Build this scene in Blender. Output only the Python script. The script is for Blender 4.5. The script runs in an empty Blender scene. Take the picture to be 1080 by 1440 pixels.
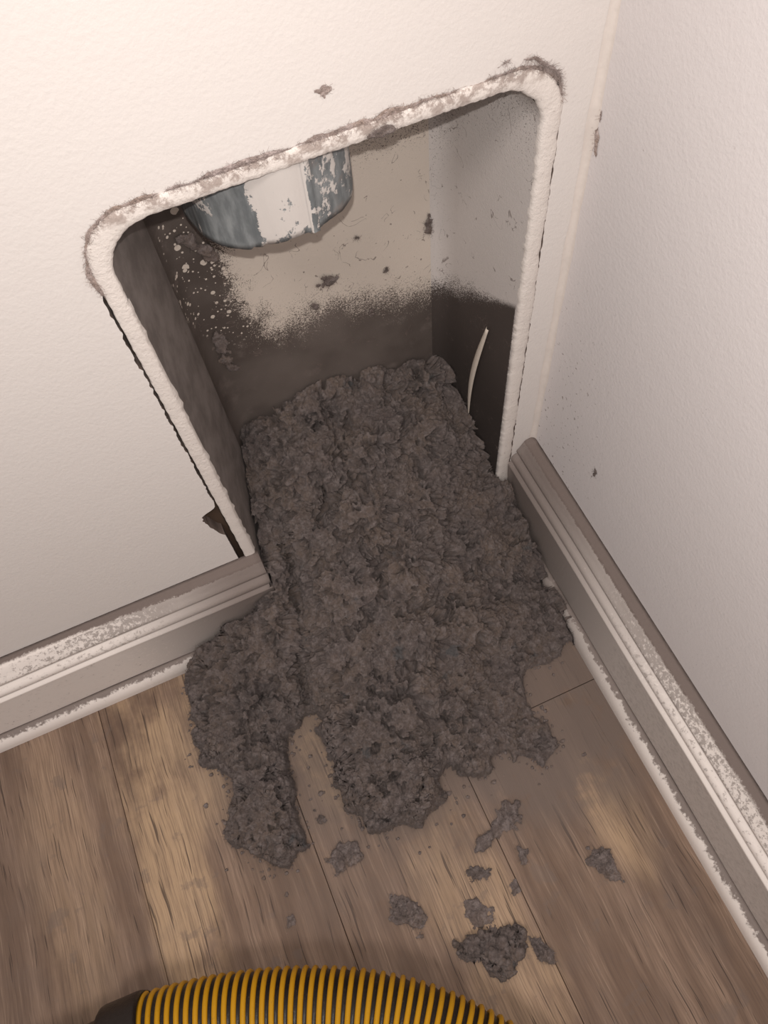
import bpy, math
import numpy as np
from mathutils import Vector, Euler

C = bpy.context.scene.collection
S = bpy.context.scene

# ---------------------------------------------------------------- camera
CAM = Vector((-0.2647, -0.3445, 0.7803))
ROT = Euler((0.4809, 0.0655, -0.4120))
cd = bpy.data.cameras.new('camera')
cd.sensor_fit = 'VERTICAL'; cd.sensor_height = 36; cd.lens = 1098.16 / 1440 * 36
cd.clip_start = 0.01
co = bpy.data.objects.new('camera', cd); C.objects.link(co)
co.location = CAM; co.rotation_euler = ROT
S.camera = co

# ---------------------------------------------------------------- light and exposure
W = bpy.data.worlds.new('world'); S.world = W; W.use_nodes = True
bg = W.node_tree.nodes['Background']
bg.inputs[0].default_value = (1.0, 0.93, 0.91, 1); bg.inputs[1].default_value = 0.37

def lamp(name, loc, power, size, col, aim):
    l = bpy.data.lights.new(name, 'AREA'); l.shape = 'DISK'; l.size = size; l.energy = power; l.color = col
    o = bpy.data.objects.new(name, l); C.objects.link(o); o.location = loc
    o.rotation_euler = (Vector(aim) - Vector(loc)).to_track_quat('-Z', 'Y').to_euler()
    return o
up = ROT.to_matrix() @ Vector((0, 1, 0)); right = ROT.to_matrix() @ Vector((1, 0, 0)); back = ROT.to_matrix() @ Vector((0, 0, 1))
# the phone's torch, a little above the lens
lamp('phone_torch', CAM + up * 0.020 + back * 0.01 - right * 0.004, 1.95, 0.007, (1.0, 0.945, 0.90), (-0.20, -0.12, 0.0))
# the room's ceiling lamp, high and behind the photographer
lamp('ceiling_lamp', (-0.9, -1.1, 2.3), 16, 0.5, (1.0, 0.90, 0.84), (-0.2, 0, 0.2))

S.view_settings.view_transform = 'Standard'; S.view_settings.look = 'None'
S.view_settings.gamma = 1; S.view_settings.use_curve_mapping = False
S.view_settings.exposure = 0.0

# ================================================================ noise helpers (numpy)
rng = np.random.default_rng(7)
def _hash(ix, iy, iz, k):
    h = (ix.astype(np.int64) * 374761393 + iy.astype(np.int64) * 668265263 + iz.astype(np.int64) * 2147483647 + k * 974634777) & 0xffffffff
    h = ((h ^ (h >> 13)) * 1274126177) & 0xffffffff
    h = ((h ^ (h >> 16)) * 2246822519) & 0xffffffff
    return ((h ^ (h >> 15)) & 0xffffff) / float(0xffffff)
def vnoise(P, k=0):                              # smooth value noise, -1..1
    i = np.floor(P).astype(np.int64); f = P - i; f = f * f * f * (f * (f * 6 - 15) + 10)
    r = 0
    for dx in (0, 1):
        for dy in (0, 1):
            for dz in (0, 1):
                w = (f[:, 0] if dx else 1 - f[:, 0]) * (f[:, 1] if dy else 1 - f[:, 1]) * (f[:, 2] if dz else 1 - f[:, 2])
                r = r + w * _hash(i[:, 0] + dx, i[:, 1] + dy, i[:, 2] + dz, k)
    return r * 2 - 1
def fbm(P, k=0, o=4):
    a = 1.0; r = 0; s = 0
    for j in range(o):
        r = r + a * vnoise(P * 2 ** j + j * 17.3, k + j); s += a; a *= 0.5
    return r / s
def worley(P, k=0):                              # distance to nearest jittered point
    i = np.floor(P).astype(np.int64); best = np.full(len(P), 9.0)
    for dx in (-1, 0, 1):
        for dy in (-1, 0, 1):
            for dz in (-1, 0, 1):
                c = i + np.array([dx, dy, dz])
                q = np.stack([c[:, a] + _hash(c[:, 0], c[:, 1], c[:, 2], k * 7 + a) for a in range(3)], 1)
                best = np.minimum(best, ((q - P) ** 2).sum(1))
    return np.sqrt(best)
def sstep(a, b, x):
    t = np.clip((x - a) / (b - a), 0, 1); return t * t * (3 - 2 * t)
def sdf(px, py, poly):                           # signed distance to a polygon, positive inside
    poly = np.array(poly); d = np.full(px.shape, 1e9); ins = np.zeros(px.shape, bool)
    for a, b in zip(poly, np.roll(poly, -1, 0)):
        e = b - a; t = np.clip(((px - a[0]) * e[0] + (py - a[1]) * e[1]) / (e @ e), 0, 1)
        d = np.minimum(d, np.hypot(px - a[0] - t * e[0], py - a[1] - t * e[1]))
        c = (a[1] > py) != (b[1] > py)
        with np.errstate(divide='ignore', invalid='ignore'):
            ins ^= c & (px < (b[0] - a[0]) * (py - a[1]) / (b[1] - a[1] + 1e-12) + a[0])
    return np.where(ins, d, -d)

# ================================================================ object helpers
def mesh(verts, faces, smooth=True, uv=None):
    me = bpy.data.meshes.new('mesh')
    me.from_pydata([tuple(map(float, v)) for v in verts], [], [tuple(int(i) for i in f) for f in faces])
    if smooth: me.polygons.foreach_set('use_smooth', [True] * len(me.polygons))
    if uv is not None:
        l = me.uv_layers.new(name='UVMap'); idx = np.zeros(len(me.loops), np.int32); me.loops.foreach_get('vertex_index', idx)
        l.data.foreach_set('uv', np.asarray(uv, np.float32)[idx].ravel())
    me.update(); return me
def obj(name, me, mat, parent=None, base=None):
    """One mesh object.  Vertices are given in world space; a part keeps them by undoing its parent's place."""
    o = bpy.data.objects.new(name, me); C.objects.link(o); me.materials.append(mat); me.name = name
    if parent is not None:
        o.parent = parent; b = Vector((0, 0, 0)); p = parent
        while p is not None: b += p.location; p = p.parent
        o.location = -b
    elif base is not None:
        v = Vector(base)
        for w in me.vertices: w.co -= v
        o.location = v
    return o
def thing(name, label, cat, base, group=None):
    o = bpy.data.objects.new(name, None); C.objects.link(o); o.empty_display_size = 0.02
    o.location = base; o['label'] = label; o['category'] = cat
    if group: o['group'] = group
    return o
def tag(o, label=None, cat=None, group=None, kind=None):
    if label: o['label'] = label
    if cat: o['category'] = cat
    if group: o['group'] = group
    if kind: o['kind'] = kind
    return o
def box(x0, x1, y0, y1, z0, z1, bevel=0.0):
    import bmesh
    bm = bmesh.new(); bmesh.ops.create_cube(bm, size=1)
    for v in bm.verts: v.co = ((x0 + x1) / 2 + v.co.x * (x1 - x0), (y0 + y1) / 2 + v.co.y * (y1 - y0), (z0 + z1) / 2 + v.co.z * (z1 - z0))
    if bevel: bmesh.ops.bevel(bm, geom=bm.edges[:], offset=bevel, segments=2, affect='EDGES', profile=0.5)
    me = bpy.data.meshes.new('box'); bm.to_mesh(me); bm.free(); return me
def grid_faces(nu, nv, closed_u=False, flip=False):
    f = []
    for i in range(nu if closed_u else nu - 1):
        for j in range(nv - 1):
            a = i * nv + j; b = ((i + 1) % nu) * nv + j
            f.append((a, b, b + 1, a + 1) if not flip else (a, a + 1, b + 1, b))
    return f
def srgb(r, g, b):
    return tuple(((c / 255 + 0.055) / 1.055) ** 2.4 if c > 10 else c / 255 / 12.92 for c in (r, g, b)) + (1,)

# ================================================================ material helpers
class NT:
    def __init__(s, name):
        s.m = bpy.data.materials.new(name); s.m.use_nodes = True; s.t = s.m.node_tree; s.n = s.t.nodes
        s.b = s.n['Principled BSDF']; s.tc = s.n.new('ShaderNodeTexCoord'); s.P = s.tc.outputs['Object']
        sp = s.n.new('ShaderNodeSeparateXYZ'); s.t.links.new(s.P, sp.inputs[0]); s.x, s.y, s.z = sp.outputs
    def put(s, sock, v):
        if isinstance(v, bpy.types.NodeSocket): s.t.links.new(v, sock)
        else: sock.default_value = v
    def m_(s, op, a, b=0.0, c=0.0, clamp=False):
        n = s.n.new('ShaderNodeMath'); n.operation = op; n.use_clamp = clamp
        for i, v in enumerate((a, b, c)): s.put(n.inputs[i], v)
        return n.outputs[0]
    def add(s, a, b): return s.m_('ADD', a, b)
    def sub(s, a, b): return s.m_('SUBTRACT', a, b)
    def mul(s, a, b): return s.m_('MULTIPLY', a, b)
    def step(s, a, b, x):                        # smooth ramp; also works with a > b
        n = s.n.new('ShaderNodeMapRange'); n.interpolation_type = 'SMOOTHSTEP'
        s.put(n.inputs[0], x)
        if a < b: n.inputs[1].default_value = a; n.inputs[2].default_value = b; n.inputs[3].default_value = 0; n.inputs[4].default_value = 1
        else: n.inputs[1].default_value = b; n.inputs[2].default_value = a; n.inputs[3].default_value = 1; n.inputs[4].default_value = 0
        return n.outputs[0]
    def map(s, scale=(1, 1, 1), loc=(0, 0, 0), v=None):
        n = s.n.new('ShaderNodeMapping'); s.put(n.inputs[0], v or s.P); n.inputs[1].default_value = loc; n.inputs[3].default_value = scale
        return n.outputs[0]
    def noise(s, scale, detail=4, rough=0.55, v=None, dist=0.0):
        n = s.n.new('ShaderNodeTexNoise'); s.put(n.inputs['Vector'], v or s.P)
        n.inputs['Scale'].default_value = scale; n.inputs['Detail'].default_value = detail; n.inputs['Roughness'].default_value = rough
        n.inputs['Distortion'].default_value = dist
        return n.outputs[0]
    def voro(s, scale, v=None, out='Distance', feature='F1', rand=1.0):
        n = s.n.new('ShaderNodeTexVoronoi'); n.feature = feature; s.put(n.inputs['Vector'], v or s.P); n.inputs['Scale'].default_value = scale
        n.inputs['Randomness'].default_value = rand
        return n.outputs[out]
    def mix(s, f, a, b):
        n = s.n.new('ShaderNodeMix'); n.data_type = 'RGBA'
        s.put(n.inputs[0], f); s.put(n.inputs[6], a); s.put(n.inputs[7], b); return n.outputs[2]
    def blob(s, cx, cy, rx, ry, cz=None, rz=None, soft=0.5):
        dx = s.mul(s.sub(s.x, cx), 1 / rx); r = s.mul(dx, dx)
        if cy is not None: dy = s.mul(s.sub(s.y, cy), 1 / ry); r = s.add(r, s.mul(dy, dy))
        if cz is not None: dz = s.mul(s.sub(s.z, cz), 1 / rz); r = s.add(r, s.mul(dz, dz))
        return s.step(1 + soft, 1 - soft, r)
    def maxm(s, *a):
        r = a[0]
        for k in a[1:]: r = s.m_('MAXIMUM', r, k)
        return r
    def bump(s, h, strength, dist=0.001, prev=None):
        n = s.n.new('ShaderNodeBump'); n.inputs['Strength'].default_value = strength; n.inputs['Distance'].default_value = dist
        s.put(n.inputs['Height'], h)
        if prev: s.t.links.new(prev, n.inputs['Normal'])
        return n.outputs[0]
    def done(s, col, rough=0.8, metal=0.0, normal=None, spec=0.3):
        s.put(s.b.inputs['Base Color'], col); s.put(s.b.inputs['Roughness'], rough); s.put(s.b.inputs['Metallic'], metal)
        s.b.inputs['Specular IOR Level'].default_value = spec
        if normal: s.t.links.new(normal, s.b.inputs['Normal'])
        return s.m

LINT = (0.150, 0.116, 0.104, 1)
def wall_material(name, base):
    t = NT(name)
    peel = t.noise(330, 3, 0.6); big = t.noise(60, 3)
    spots = t.step(0.70, 0.76, t.noise(190, 2, 0.6)); gate = t.step(0.56, 0.66, t.noise(22, 3))
    sc = t.step(0.022, 0.012, t.voro(38, v=t.map(loc=(3, 1, 2)))) if False else None
    col = t.mix(t.mul(t.mul(spots, gate), 0.75), base, (0.28, 0.23, 0.21, 1))
    # fine lint haze clinging lower down beside the opening
    haze = t.mul(t.mul(t.step(0.62, 0.72, t.noise(420, 3, 0.7)), t.step(0.34, 0.12, t.z)), t.step(-0.5, -0.05, t.x))
    col = t.mix(t.mul(haze, 0.35), col, LINT)
    sp2 = t.mul(t.step(0.655, 0.69, t.noise(250, 2, 0.55)), t.mul(t.step(-0.13, -0.03, t.y), t.step(0.42, 0.20, t.z)))
    if name.startswith('side'): col = t.mix(t.mul(sp2, 0.75), col, (0.20, 0.155, 0.135, 1))
    b = t.bump(peel, 0.26, 0.0011); b = t.bump(big, 0.12, 0.002, b)
    return t.done(col, 0.75, normal=b, spec=0.25)
M_wall = wall_material('wall_paint', (0.735, 0.690, 0.660, 1))
M_wallB = wall_material('side_wall_paint', (0.70, 0.66, 0.655, 1))

def flange_material():
    t = NT('flange_paint')
    n = t.noise(110, 5, 0.65); f = t.noise(420, 3, 0.7)
    # lint dust caught along the upper outside edge
    dust = t.mul(t.step(0.5075, 0.5155, t.add(t.z, t.mul(t.sub(n, 0.5), 0.022))), t.step(0.40, 0.56, t.add(n, t.mul(t.sub(f, 0.5), 0.4))))
    specks = t.step(0.66, 0.72, t.noise(260, 3, 0.65))
    col = t.mix(t.mul(dust, 0.75), (0.755, 0.695, 0.65, 1), (0.30, 0.23, 0.20, 1))
    col = t.mix(t.mul(specks, 0.4), col, (0.30, 0.24, 0.21, 1))
    return t.done(col, 0.7, normal=t.bump(t.add(n, f), 0.5, 0.0012))
M_flange = flange_material()

def shell_material(side):
    t = NT('metal_with_overspray_' + side)
    grain = t.noise(1500, 2, 0.6); grain2 = t.noise(620, 3, 0.75); med = t.noise(45, 4, 0.6); big = t.noise(14, 3)
    g = t.mul(t.sub(t.add(t.mul(grain, 0.55), t.mul(grain2, 0.45)), 0.5), 4.2)
    wob = t.mul(t.sub(med, 0.5), 0.05)
    bare = t.mix(t.step(0.35, 0.7, big), (0.085, 0.068, 0.060, 1), (0.135, 0.112, 0.100, 1))
    bare = t.mix(t.mul(t.step(0.55, 0.75, med), 0.5), bare, (0.20, 0.165, 0.150, 1))
    if side == 'back':
        a = t.step(-0.252, -0.192, t.add(t.x, wob))
        line = t.add(t.z, t.add(wob, t.mul(t.m_('ABSOLUTE', t.add(t.x, 0.15)), 0.05)))
        b_ = t.step(0.225, 0.345, t.sub(line, t.mul(t.step(-0.16, -0.06, t.x), -0.022)))
        v = t.mul(a, b_)
        v = t.sub(v, t.mul(t.step(0.375, 0.43, t.z), t.mul(t.step(-0.140, -0.120, t.x), 0.38)))
        paint = t.step(0.42, 0.58, t.add(v, t.mul(g, 0.55)))
        pc = (0.64, 0.565, 0.495, 1)
        def dotset(sc, k, loc):
            mv = t.map(loc=loc); vo = t.voro(sc, v=mv); vr = t.voro(sc, v=mv, out='Color')
            sep = t.n.new('ShaderNodeSeparateColor'); t.t.links.new(vr, sep.inputs[0])
            vo = t.add(vo, t.mul(t.sub(grain2, 0.5), 0.12))
            return t.step(0.02, -0.02, t.sub(vo, t.mul(t.m_('POWER', sep.outputs[0], 2.2), k)))
        dots = t.maxm(dotset(150, 0.46, (0, 0, 0)), dotset(330, 0.42, (1, 2, 3)))
        reg = t.mul(t.blob(-0.236, None, 0.032, 1, 0.365, 0.080), t.step(0.34, 0.46, t.noise(70, 2)))
        spl = t.mul(dots, t.step(0.25, 0.5, reg))
        paint = t.maxm(paint, spl)
        hair = t.m_('ABSOLUTE', t.sub(t.noise(48, 2, 0.5, dist=1.2), 0.5))
        crack = t.mul(t.step(0.011, 0.004, hair), t.step(0.55, 0.60, t.noise(62, 2, v=t.map(loc=(1, 4, 2)))))
        specks = t.step(0.70, 0.73, t.noise(210, 2, 0.5)); crack = t.maxm(crack, specks)
    elif side == 'right':
        edge = t.sub(t.z, t.sub(0.326, t.mul(t.y, 0.60)))        # slanted top edge of the bare patch
        soft = t.step(0.0, 0.09, t.y)
        nz = t.mul(t.mul(g, 0.030), t.add(soft, 0.05))
        up_ = t.step(-0.004, 0.004, t.add(edge, t.add(nz, t.mul(t.mul(wob, 0.6), soft))))
        v = t.sub(1.0, t.add(t.mul(t.step(0.36, 0.50, t.z), 0.34), t.mul(t.step(0.06, 0.105, t.y), 0.20)))
        sp = t.step(0.40, 0.58, t.add(v, t.mul(g, 0.55)))
        front = t.step(0.004, 0.0025, t.add(t.y, t.mul(t.sub(grain2, 0.5), 0.004)))
        paint = t.maxm(t.mul(up_, sp), front)
        pc = (0.60, 0.555, 0.53, 1)
        bare = t.mix(t.step(0.16, 0.27, t.z), (0.050, 0.040, 0.036, 1), (0.075, 0.060, 0.054, 1))
        hair = t.m_('ABSOLUTE', t.sub(t.noise(55, 2, 0.5, dist=1.2), 0.5)); crack = t.mul(t.step(0.010, 0.004, hair), t.step(0.55, 0.60, t.noise(58, 2, v=t.map(loc=(1, 4, 2)))))
    else:
        paint = t.mul(t.step(0.68, 0.74, t.add(grain2, t.mul(t.sub(med, 0.5), 0.3))), 0.25)
        pc = (0.36, 0.31, 0.28, 1); crack = t.mul(grain, 0.0)
        bare = t.mix(t.step(0.3, 0.7, med), (0.150, 0.129, 0.120, 1), (0.245, 0.214, 0.200, 1))
    col = t.mix(paint, bare, pc)
    col = t.mix(t.mul(crack, 0.7), col, LINT)
    tuft = t.mul(t.step(0.70, 0.74, t.noise(75, 4, 0.6)), 0.8)
    col = t.mix(tuft, col, (0.17, 0.135, 0.12, 1))
    b = t.bump(t.add(grain2, med), 0.35, 0.0008)
    return t.done(col, 0.62, normal=b, spec=0.35)
M_back = shell_material('back'); M_right = shell_material('right'); M_left = shell_material('left')

def pipe_material():
    t = NT('galvanised_pipe_overspray')
    n = t.noise(38, 6, 0.65, v=t.map((1, 1, 0.55))); f = t.noise(260, 4, 0.7); n2 = t.noise(90, 4, 0.6, v=t.map((1.6, 1.6, 0.5)))
    seam = t.mul(t.step(-0.180, -0.181, t.x), t.step(-0.216, -0.208, t.x))
    seam2 = t.step(-0.180, -0.1795, t.x)
    steel = t.mix(t.step(0.35, 0.7, n2), (0.128, 0.140, 0.146, 1), (0.25, 0.265, 0.27, 1))
    v = t.add(t.add(t.add(t.mul(seam, 0.17), t.mul(t.step(-0.166, -0.160, t.x), 0.03)), t.mul(seam2, -0.02)), t.add(n, t.mul(t.sub(f, 0.5), 0.25)))
    paint = t.step(0.535, 0.565, v)
    col = t.mix(paint, steel, (0.60, 0.56, 0.53, 1))
    dirt = t.mul(t.step(0.5, 0.62, t.noise(60, 4)), t.step(-0.180, -0.170, t.x))
    col = t.mix(t.mul(dirt, t.mul(t.step(-0.150, -0.160, t.x), 0.75)), col, (0.22, 0.19, 0.175, 1))
    return t.done(col, 0.5, normal=t.bump(t.add(n2, paint), 0.4, 0.0008), spec=0.4)
M_pipe = pipe_material()

def base_material(name, nearlen, facelo, facehi, thin):
    """UV: u runs along the board in metres, v is the place on its profile (0 at the wall, 1 at the floor)."""
    t = NT(name)
    s = t.n.new('ShaderNodeSeparateXYZ'); t.t.links.new(t.tc.outputs['UV'], s.inputs[0]); u, v, _ = s.outputs
    n = t.noise(75, 5, 0.7); f = t.noise(480, 3, 0.75); m = t.noise(230, 4, 0.7); streak = t.noise(1, 3, 0.6, v=t.map((900, 900, 240)))
    near = t.step(nearlen, 0.0, u); close = t.step(0.12, 0.0, u)                   # u is the distance from the opening
    w = t.sub(t.add(v, t.mul(t.sub(n, 0.5), 0.030)), t.sub(t.mul(near, 0.03), t.mul(t.sub(1.0, near), thin))); w = t.add(w, t.mul(t.sub(t.add(t.mul(f, 0.5), t.mul(m, 0.5)), 0.5), 0.11))
    top = t.step(0.118, 0.078, w)
    slope = t.mul(t.mul(t.step(0.085, 0.10, v), t.step(0.30, 0.27, v)), t.step(0.64, 0.40, t.add(m, t.mul(near, -0.38))) if False else t.step(0.50, 0.60, t.add(t.add(t.mul(m, 0.6), t.mul(f, 0.4)), t.sub(t.mul(near, 0.24), 0.05))))
    groove = t.mul(t.step(0.268, 0.275, v), t.step(0.300, 0.292, v))
    bead = t.mul(t.step(0.30, 0.31, v), t.mul(t.step(0.42, 0.41, v), t.step(0.60, 0.74, t.add(m, t.mul(near, 0.20)))))
    g2 = t.mul(t.step(0.405, 0.412, v), t.step(0.430, 0.424, v))
    face = t.mul(t.mul(t.step(0.465, 0.475, v), t.step(0.845, 0.84, v)), t.maxm(t.add(facelo, t.mul(t.step(0.40, 0.70, m), facehi - facelo)), t.mul(t.step(0.62, 0.74, t.add(m, t.mul(close, 0.24))), 0.70)))
    shoe = t.mul(t.step(0.835, 0.84, v), t.step(0.900, 0.872, t.add(v, t.mul(t.sub(t.add(t.mul(n, .5), t.mul(m, .5)), 0.5), 0.20))))
    shoe2 = t.mul(t.step(0.835, 0.84, v), t.mul(close, t.step(0.45, 0.62, t.add(m, t.mul(close, 0.12)))))
    d = t.maxm(top, t.mul(slope, 0.62), t.mul(groove, 0.6), t.mul(bead, 0.55), t.mul(g2, 0.6), face, t.mul(shoe, 0.9), t.mul(shoe2, 0.8))
    film = t.mul(t.step(0.62 * nearlen, 0.06 * nearlen, u), 0.92)
    d = t.maxm(d, t.mul(film, t.step(0.38, 0.52, t.add(t.add(t.mul(m, 0.5), t.mul(f, 0.5)), t.mul(film, 0.22)))))
    col = t.mix(d, (0.80, 0.735, 0.69, 1), (0.172, 0.136, 0.121, 1))
    fuzz = t.mul(t.add(t.mul(f, 0.5), m), d)
    return t.done(col, 0.72, normal=t.bump(fuzz, 0.5, 0.0010))
M_baseA = base_material('left_baseboard_paint', 0.30, 0.02, 0.06, 0.050); M_baseB = base_material('right_baseboard_paint', 0.55, 0.30, 0.46, 0.0)

def plank_material():
    t = NT('wood_look_vinyl')
    oi = t.n.new('ShaderNodeObjectInfo'); off = t.n.new('ShaderNodeVectorMath'); off.operation = 'ADD'
    comb = t.n.new('ShaderNodeCombineXYZ')
    for i, k in enumerate((7.0, 13.0, 5.0)): t.t.links.new(t.mul(oi.outputs['Random'], k), comb.inputs[i])
    t.t.links.new(t.P, off.inputs[0]); t.t.links.new(comb.outputs[0], off.inputs[1]); Q = off.outputs[0]
    wv = t.n.new('ShaderNodeVectorMath'); wv.operation = 'ADD'
    wc = t.n.new('ShaderNodeCombineXYZ'); t.t.links.new(t.mul(t.sub(t.noise(9, 3, 0.5, v=Q), 0.5), 0.010), wc.inputs[0])
    t.t.links.new(Q, wv.inputs[0]); t.t.links.new(wc.outputs[0], wv.inputs[1]); Qw = wv.outputs[0]
    fine = t.noise(1, 3, 0.65, v=t.map((820, 22, 1), v=Qw)); broad = t.noise(1, 4, 0.6, v=t.map((75, 5, 1), v=Qw))
    pores = t.noise(1, 2, 0.5, v=t.map((420, 14, 1), loc=(4, 2, 0), v=Qw))
    patch = t.noise(16, 4, 0.6, v=t.map((1.0, 0.45, 1), v=Q)); cloud = t.noise(26, 5, 0.62)
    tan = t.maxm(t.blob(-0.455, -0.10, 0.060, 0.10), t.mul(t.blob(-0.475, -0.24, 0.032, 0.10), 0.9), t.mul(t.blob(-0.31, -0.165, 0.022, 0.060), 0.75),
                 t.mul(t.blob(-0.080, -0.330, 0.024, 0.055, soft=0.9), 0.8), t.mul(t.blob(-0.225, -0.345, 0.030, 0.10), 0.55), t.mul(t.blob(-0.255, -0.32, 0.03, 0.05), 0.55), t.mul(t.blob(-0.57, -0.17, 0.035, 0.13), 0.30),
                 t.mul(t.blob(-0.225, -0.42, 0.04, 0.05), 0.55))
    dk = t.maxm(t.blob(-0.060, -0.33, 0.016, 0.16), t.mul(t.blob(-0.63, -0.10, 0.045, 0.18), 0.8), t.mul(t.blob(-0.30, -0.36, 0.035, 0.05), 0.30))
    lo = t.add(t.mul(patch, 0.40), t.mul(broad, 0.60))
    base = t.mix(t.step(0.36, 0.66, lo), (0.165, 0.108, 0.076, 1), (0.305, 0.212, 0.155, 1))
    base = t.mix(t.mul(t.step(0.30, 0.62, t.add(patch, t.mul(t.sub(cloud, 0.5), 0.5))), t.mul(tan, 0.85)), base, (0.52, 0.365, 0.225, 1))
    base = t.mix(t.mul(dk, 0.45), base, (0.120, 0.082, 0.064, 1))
    gr = t.step(0.40, 0.68, fine)
    base = t.mix(t.mul(gr, 0.52), base, (0.115, 0.078, 0.060, 1))
    lt = t.mul(t.step(0.45, 0.28, fine), t.mul(t.step(0.45, 0.6, broad), 0.35))
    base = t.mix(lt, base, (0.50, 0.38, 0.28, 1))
    pc = t.mul(t.step(0.645, 0.69, pores), 0.75)
    base = t.mix(pc, base, (0.055, 0.038, 0.030, 1))
    # knots
    kd = t.voro(5.0, v=t.map((1.2, 0.8, 1), loc=(0.31, 0.1, 0), v=Q)); rings = t.m_('SINE', t.mul(kd, 190.0))
    base = t.mix(t.mul(t.step(0.11, 0.03, kd), t.add(0.25, t.mul(rings, 0.14))), base, (0.10, 0.070, 0.055, 1))
    # dust film fallen around the heap
    df = t.maxm(t.mul(t.blob(-0.22, -0.15, 0.20, 0.15, soft=0.8), 0.9), t.mul(t.blob(-0.10, -0.20, 0.12, 0.12, soft=0.8), 1.3), t.mul(t.blob(-0.30, -0.27, 0.10, 0.06, soft=0.9), 0.45))
    dn = t.add(cloud, t.mul(t.sub(t.noise(110, 4, 0.6), 0.5), 0.35))
    d = t.mul(df, t.step(0.18, 0.58, dn))
    wisps = t.mul(t.step(0.58, 0.66, t.noise(34, 5, 0.6, v=t.map(loc=(2.3, 4.1, 0)))), 0.45)
    d = t.m_('MAXIMUM', t.m_('MINIMUM', t.mul(d, 0.85), 0.85), wisps)
    d = t.m_('MAXIMUM', d, t.add(0.04, t.mul(t.step(0.45, 0.65, cloud), 0.14)))
    col = t.mix(d, base, (0.160, 0.124, 0.106, 1))
    sp = t.step(0.72, 0.78, t.noise(520, 2, 0.6))
    col = t.mix(t.mul(sp, 0.35), col, (0.42, 0.36, 0.32, 1))
    h = t.add(t.mul(fine, 0.6), t.mul(pc, -0.8))
    return t.done(col, 0.62, normal=t.bump(h, 0.45, 0.0006), spec=0.22)
M_plank = plank_material()

def lint_material(name, k=1.0):
    t = NT(name)
    a = t.noise(26, 4, 0.6); b = t.noise(170, 5, 0.75); c = t.noise(480, 4, 0.75)
    col = t.mix(t.step(0.35, 0.68, a), (0.112 * k, 0.090 * k, 0.084 * k, 1), (0.150 * k, 0.114 * k, 0.095 * k, 1))
    col = t.mix(t.step(0.42, 0.68, b), col, (0.200 * k, 0.168 * k, 0.160 * k, 1))
    col = t.mix(t.mul(t.step(0.56, 0.72, c), 0.5), col, (0.28 * k, 0.24 * k, 0.22 * k, 1)); col = t.mix(t.mul(t.step(0.46, 0.34, c), 0.55), col, (0.062 * k, 0.048 * k, 0.042 * k, 1))
    blue = t.mul(t.step(0.66, 0.74, t.noise(31, 3, 0.55, v=t.map(loc=(5, 3, 1)))), 0.6)
    col = t.mix(blue, col, (0.075 * k, 0.083 * k, 0.090 * k, 1))
    h = t.add(b, t.mul(c, 0.6))
    m = t.done(col, 1.0, normal=t.bump(h, 0.9, 0.0022), spec=0.0)
    t.b.inputs['Sheen Weight'].default_value = 0.10; t.b.inputs['Sheen Roughness'].default_value = 0.6
    return m
M_lint = lint_material('dryer_lint'); M_lint_light = lint_material('settled_lint', 1.25)
def plain(name, col, rough=0.8, spec=0.3, bs=0.2, sc=300):
    t = NT(name); n = t.noise(sc, 4, 0.6)
    c = t.mix(t.mul(n, 0.35), col, tuple(v * 0.55 for v in col[:3]) + (1,))
    return t.done(c, rough, normal=t.bump(n, bs, 0.0008), spec=spec)
M_stud = plain('raw_stud_wood', (0.10, 0.065, 0.045, 1)); M_core = plain('torn_drywall_edge', (0.19, 0.145, 0.125, 1), bs=0.5); M_sub = plain('subfloor', (0.12, 0.09, 0.07, 1))
M_sliver = plain('peeled_cream_paint', (0.66, 0.58, 0.50, 1)); M_caulk = plain('caulk_paint', (0.76, 0.69, 0.64, 1), bs=0.4, sc=140)
def hose_black():
    t = NT('dusty_black_plastic'); n = t.noise(900, 3, 0.7)
    col = t.mix(t.step(0.60, 0.74, n), (0.016, 0.012, 0.010, 1), (0.15, 0.095, 0.05, 1))
    return t.done(col, 0.30, normal=t.bump(n, 0.35, 0.0006), spec=0.35)
def hose_yellow():
    t = NT('yellow_plastic'); n = t.noise(500, 3, 0.7)
    col = t.mix(t.mul(t.step(0.60, 0.75, n), 0.5), (0.56, 0.285, 0.008, 1), (0.20, 0.12, 0.045, 1))
    return t.done(col, 0.42, spec=0.35)
M_hblack = hose_black(); M_hyellow = hose_yellow()

# ================================================================ room shell
H = 0.125; XLO, XLI, XRI, XRO, ZTI, ZTO = -0.3028, -0.2922, -0.0365, -0.0242, 0.5075, 0.5175

def rounded_path(xl, xr, zt, zb_l, zb_r, rl, rr, n=14, seg=90):
    """Open path: up the left side, round the corner, along the top, round, down the right side."""
    P = []
    for i in range(seg): P.append((xl, zb_l + (zt - rl - zb_l) * i / seg))
    for i in range(n): a = math.pi - math.pi / 2 * i / n; P.append((xl + rl + rl * math.cos(a), zt - rl + rl * math.sin(a)))
    for i in range(seg): P.append((xl + rl + (xr - rr - xl - rl) * i / seg, zt))
    for i in range(n): a = math.pi / 2 - math.pi / 2 * i / n; P.append((xr - rr + rr * math.cos(a), zt - rr + rr * math.sin(a)))
    for i in range(seg + 1): P.append((xr, zt - rr - (zt - rr - zb_r) * i / seg))
    return np.array(P)

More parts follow.
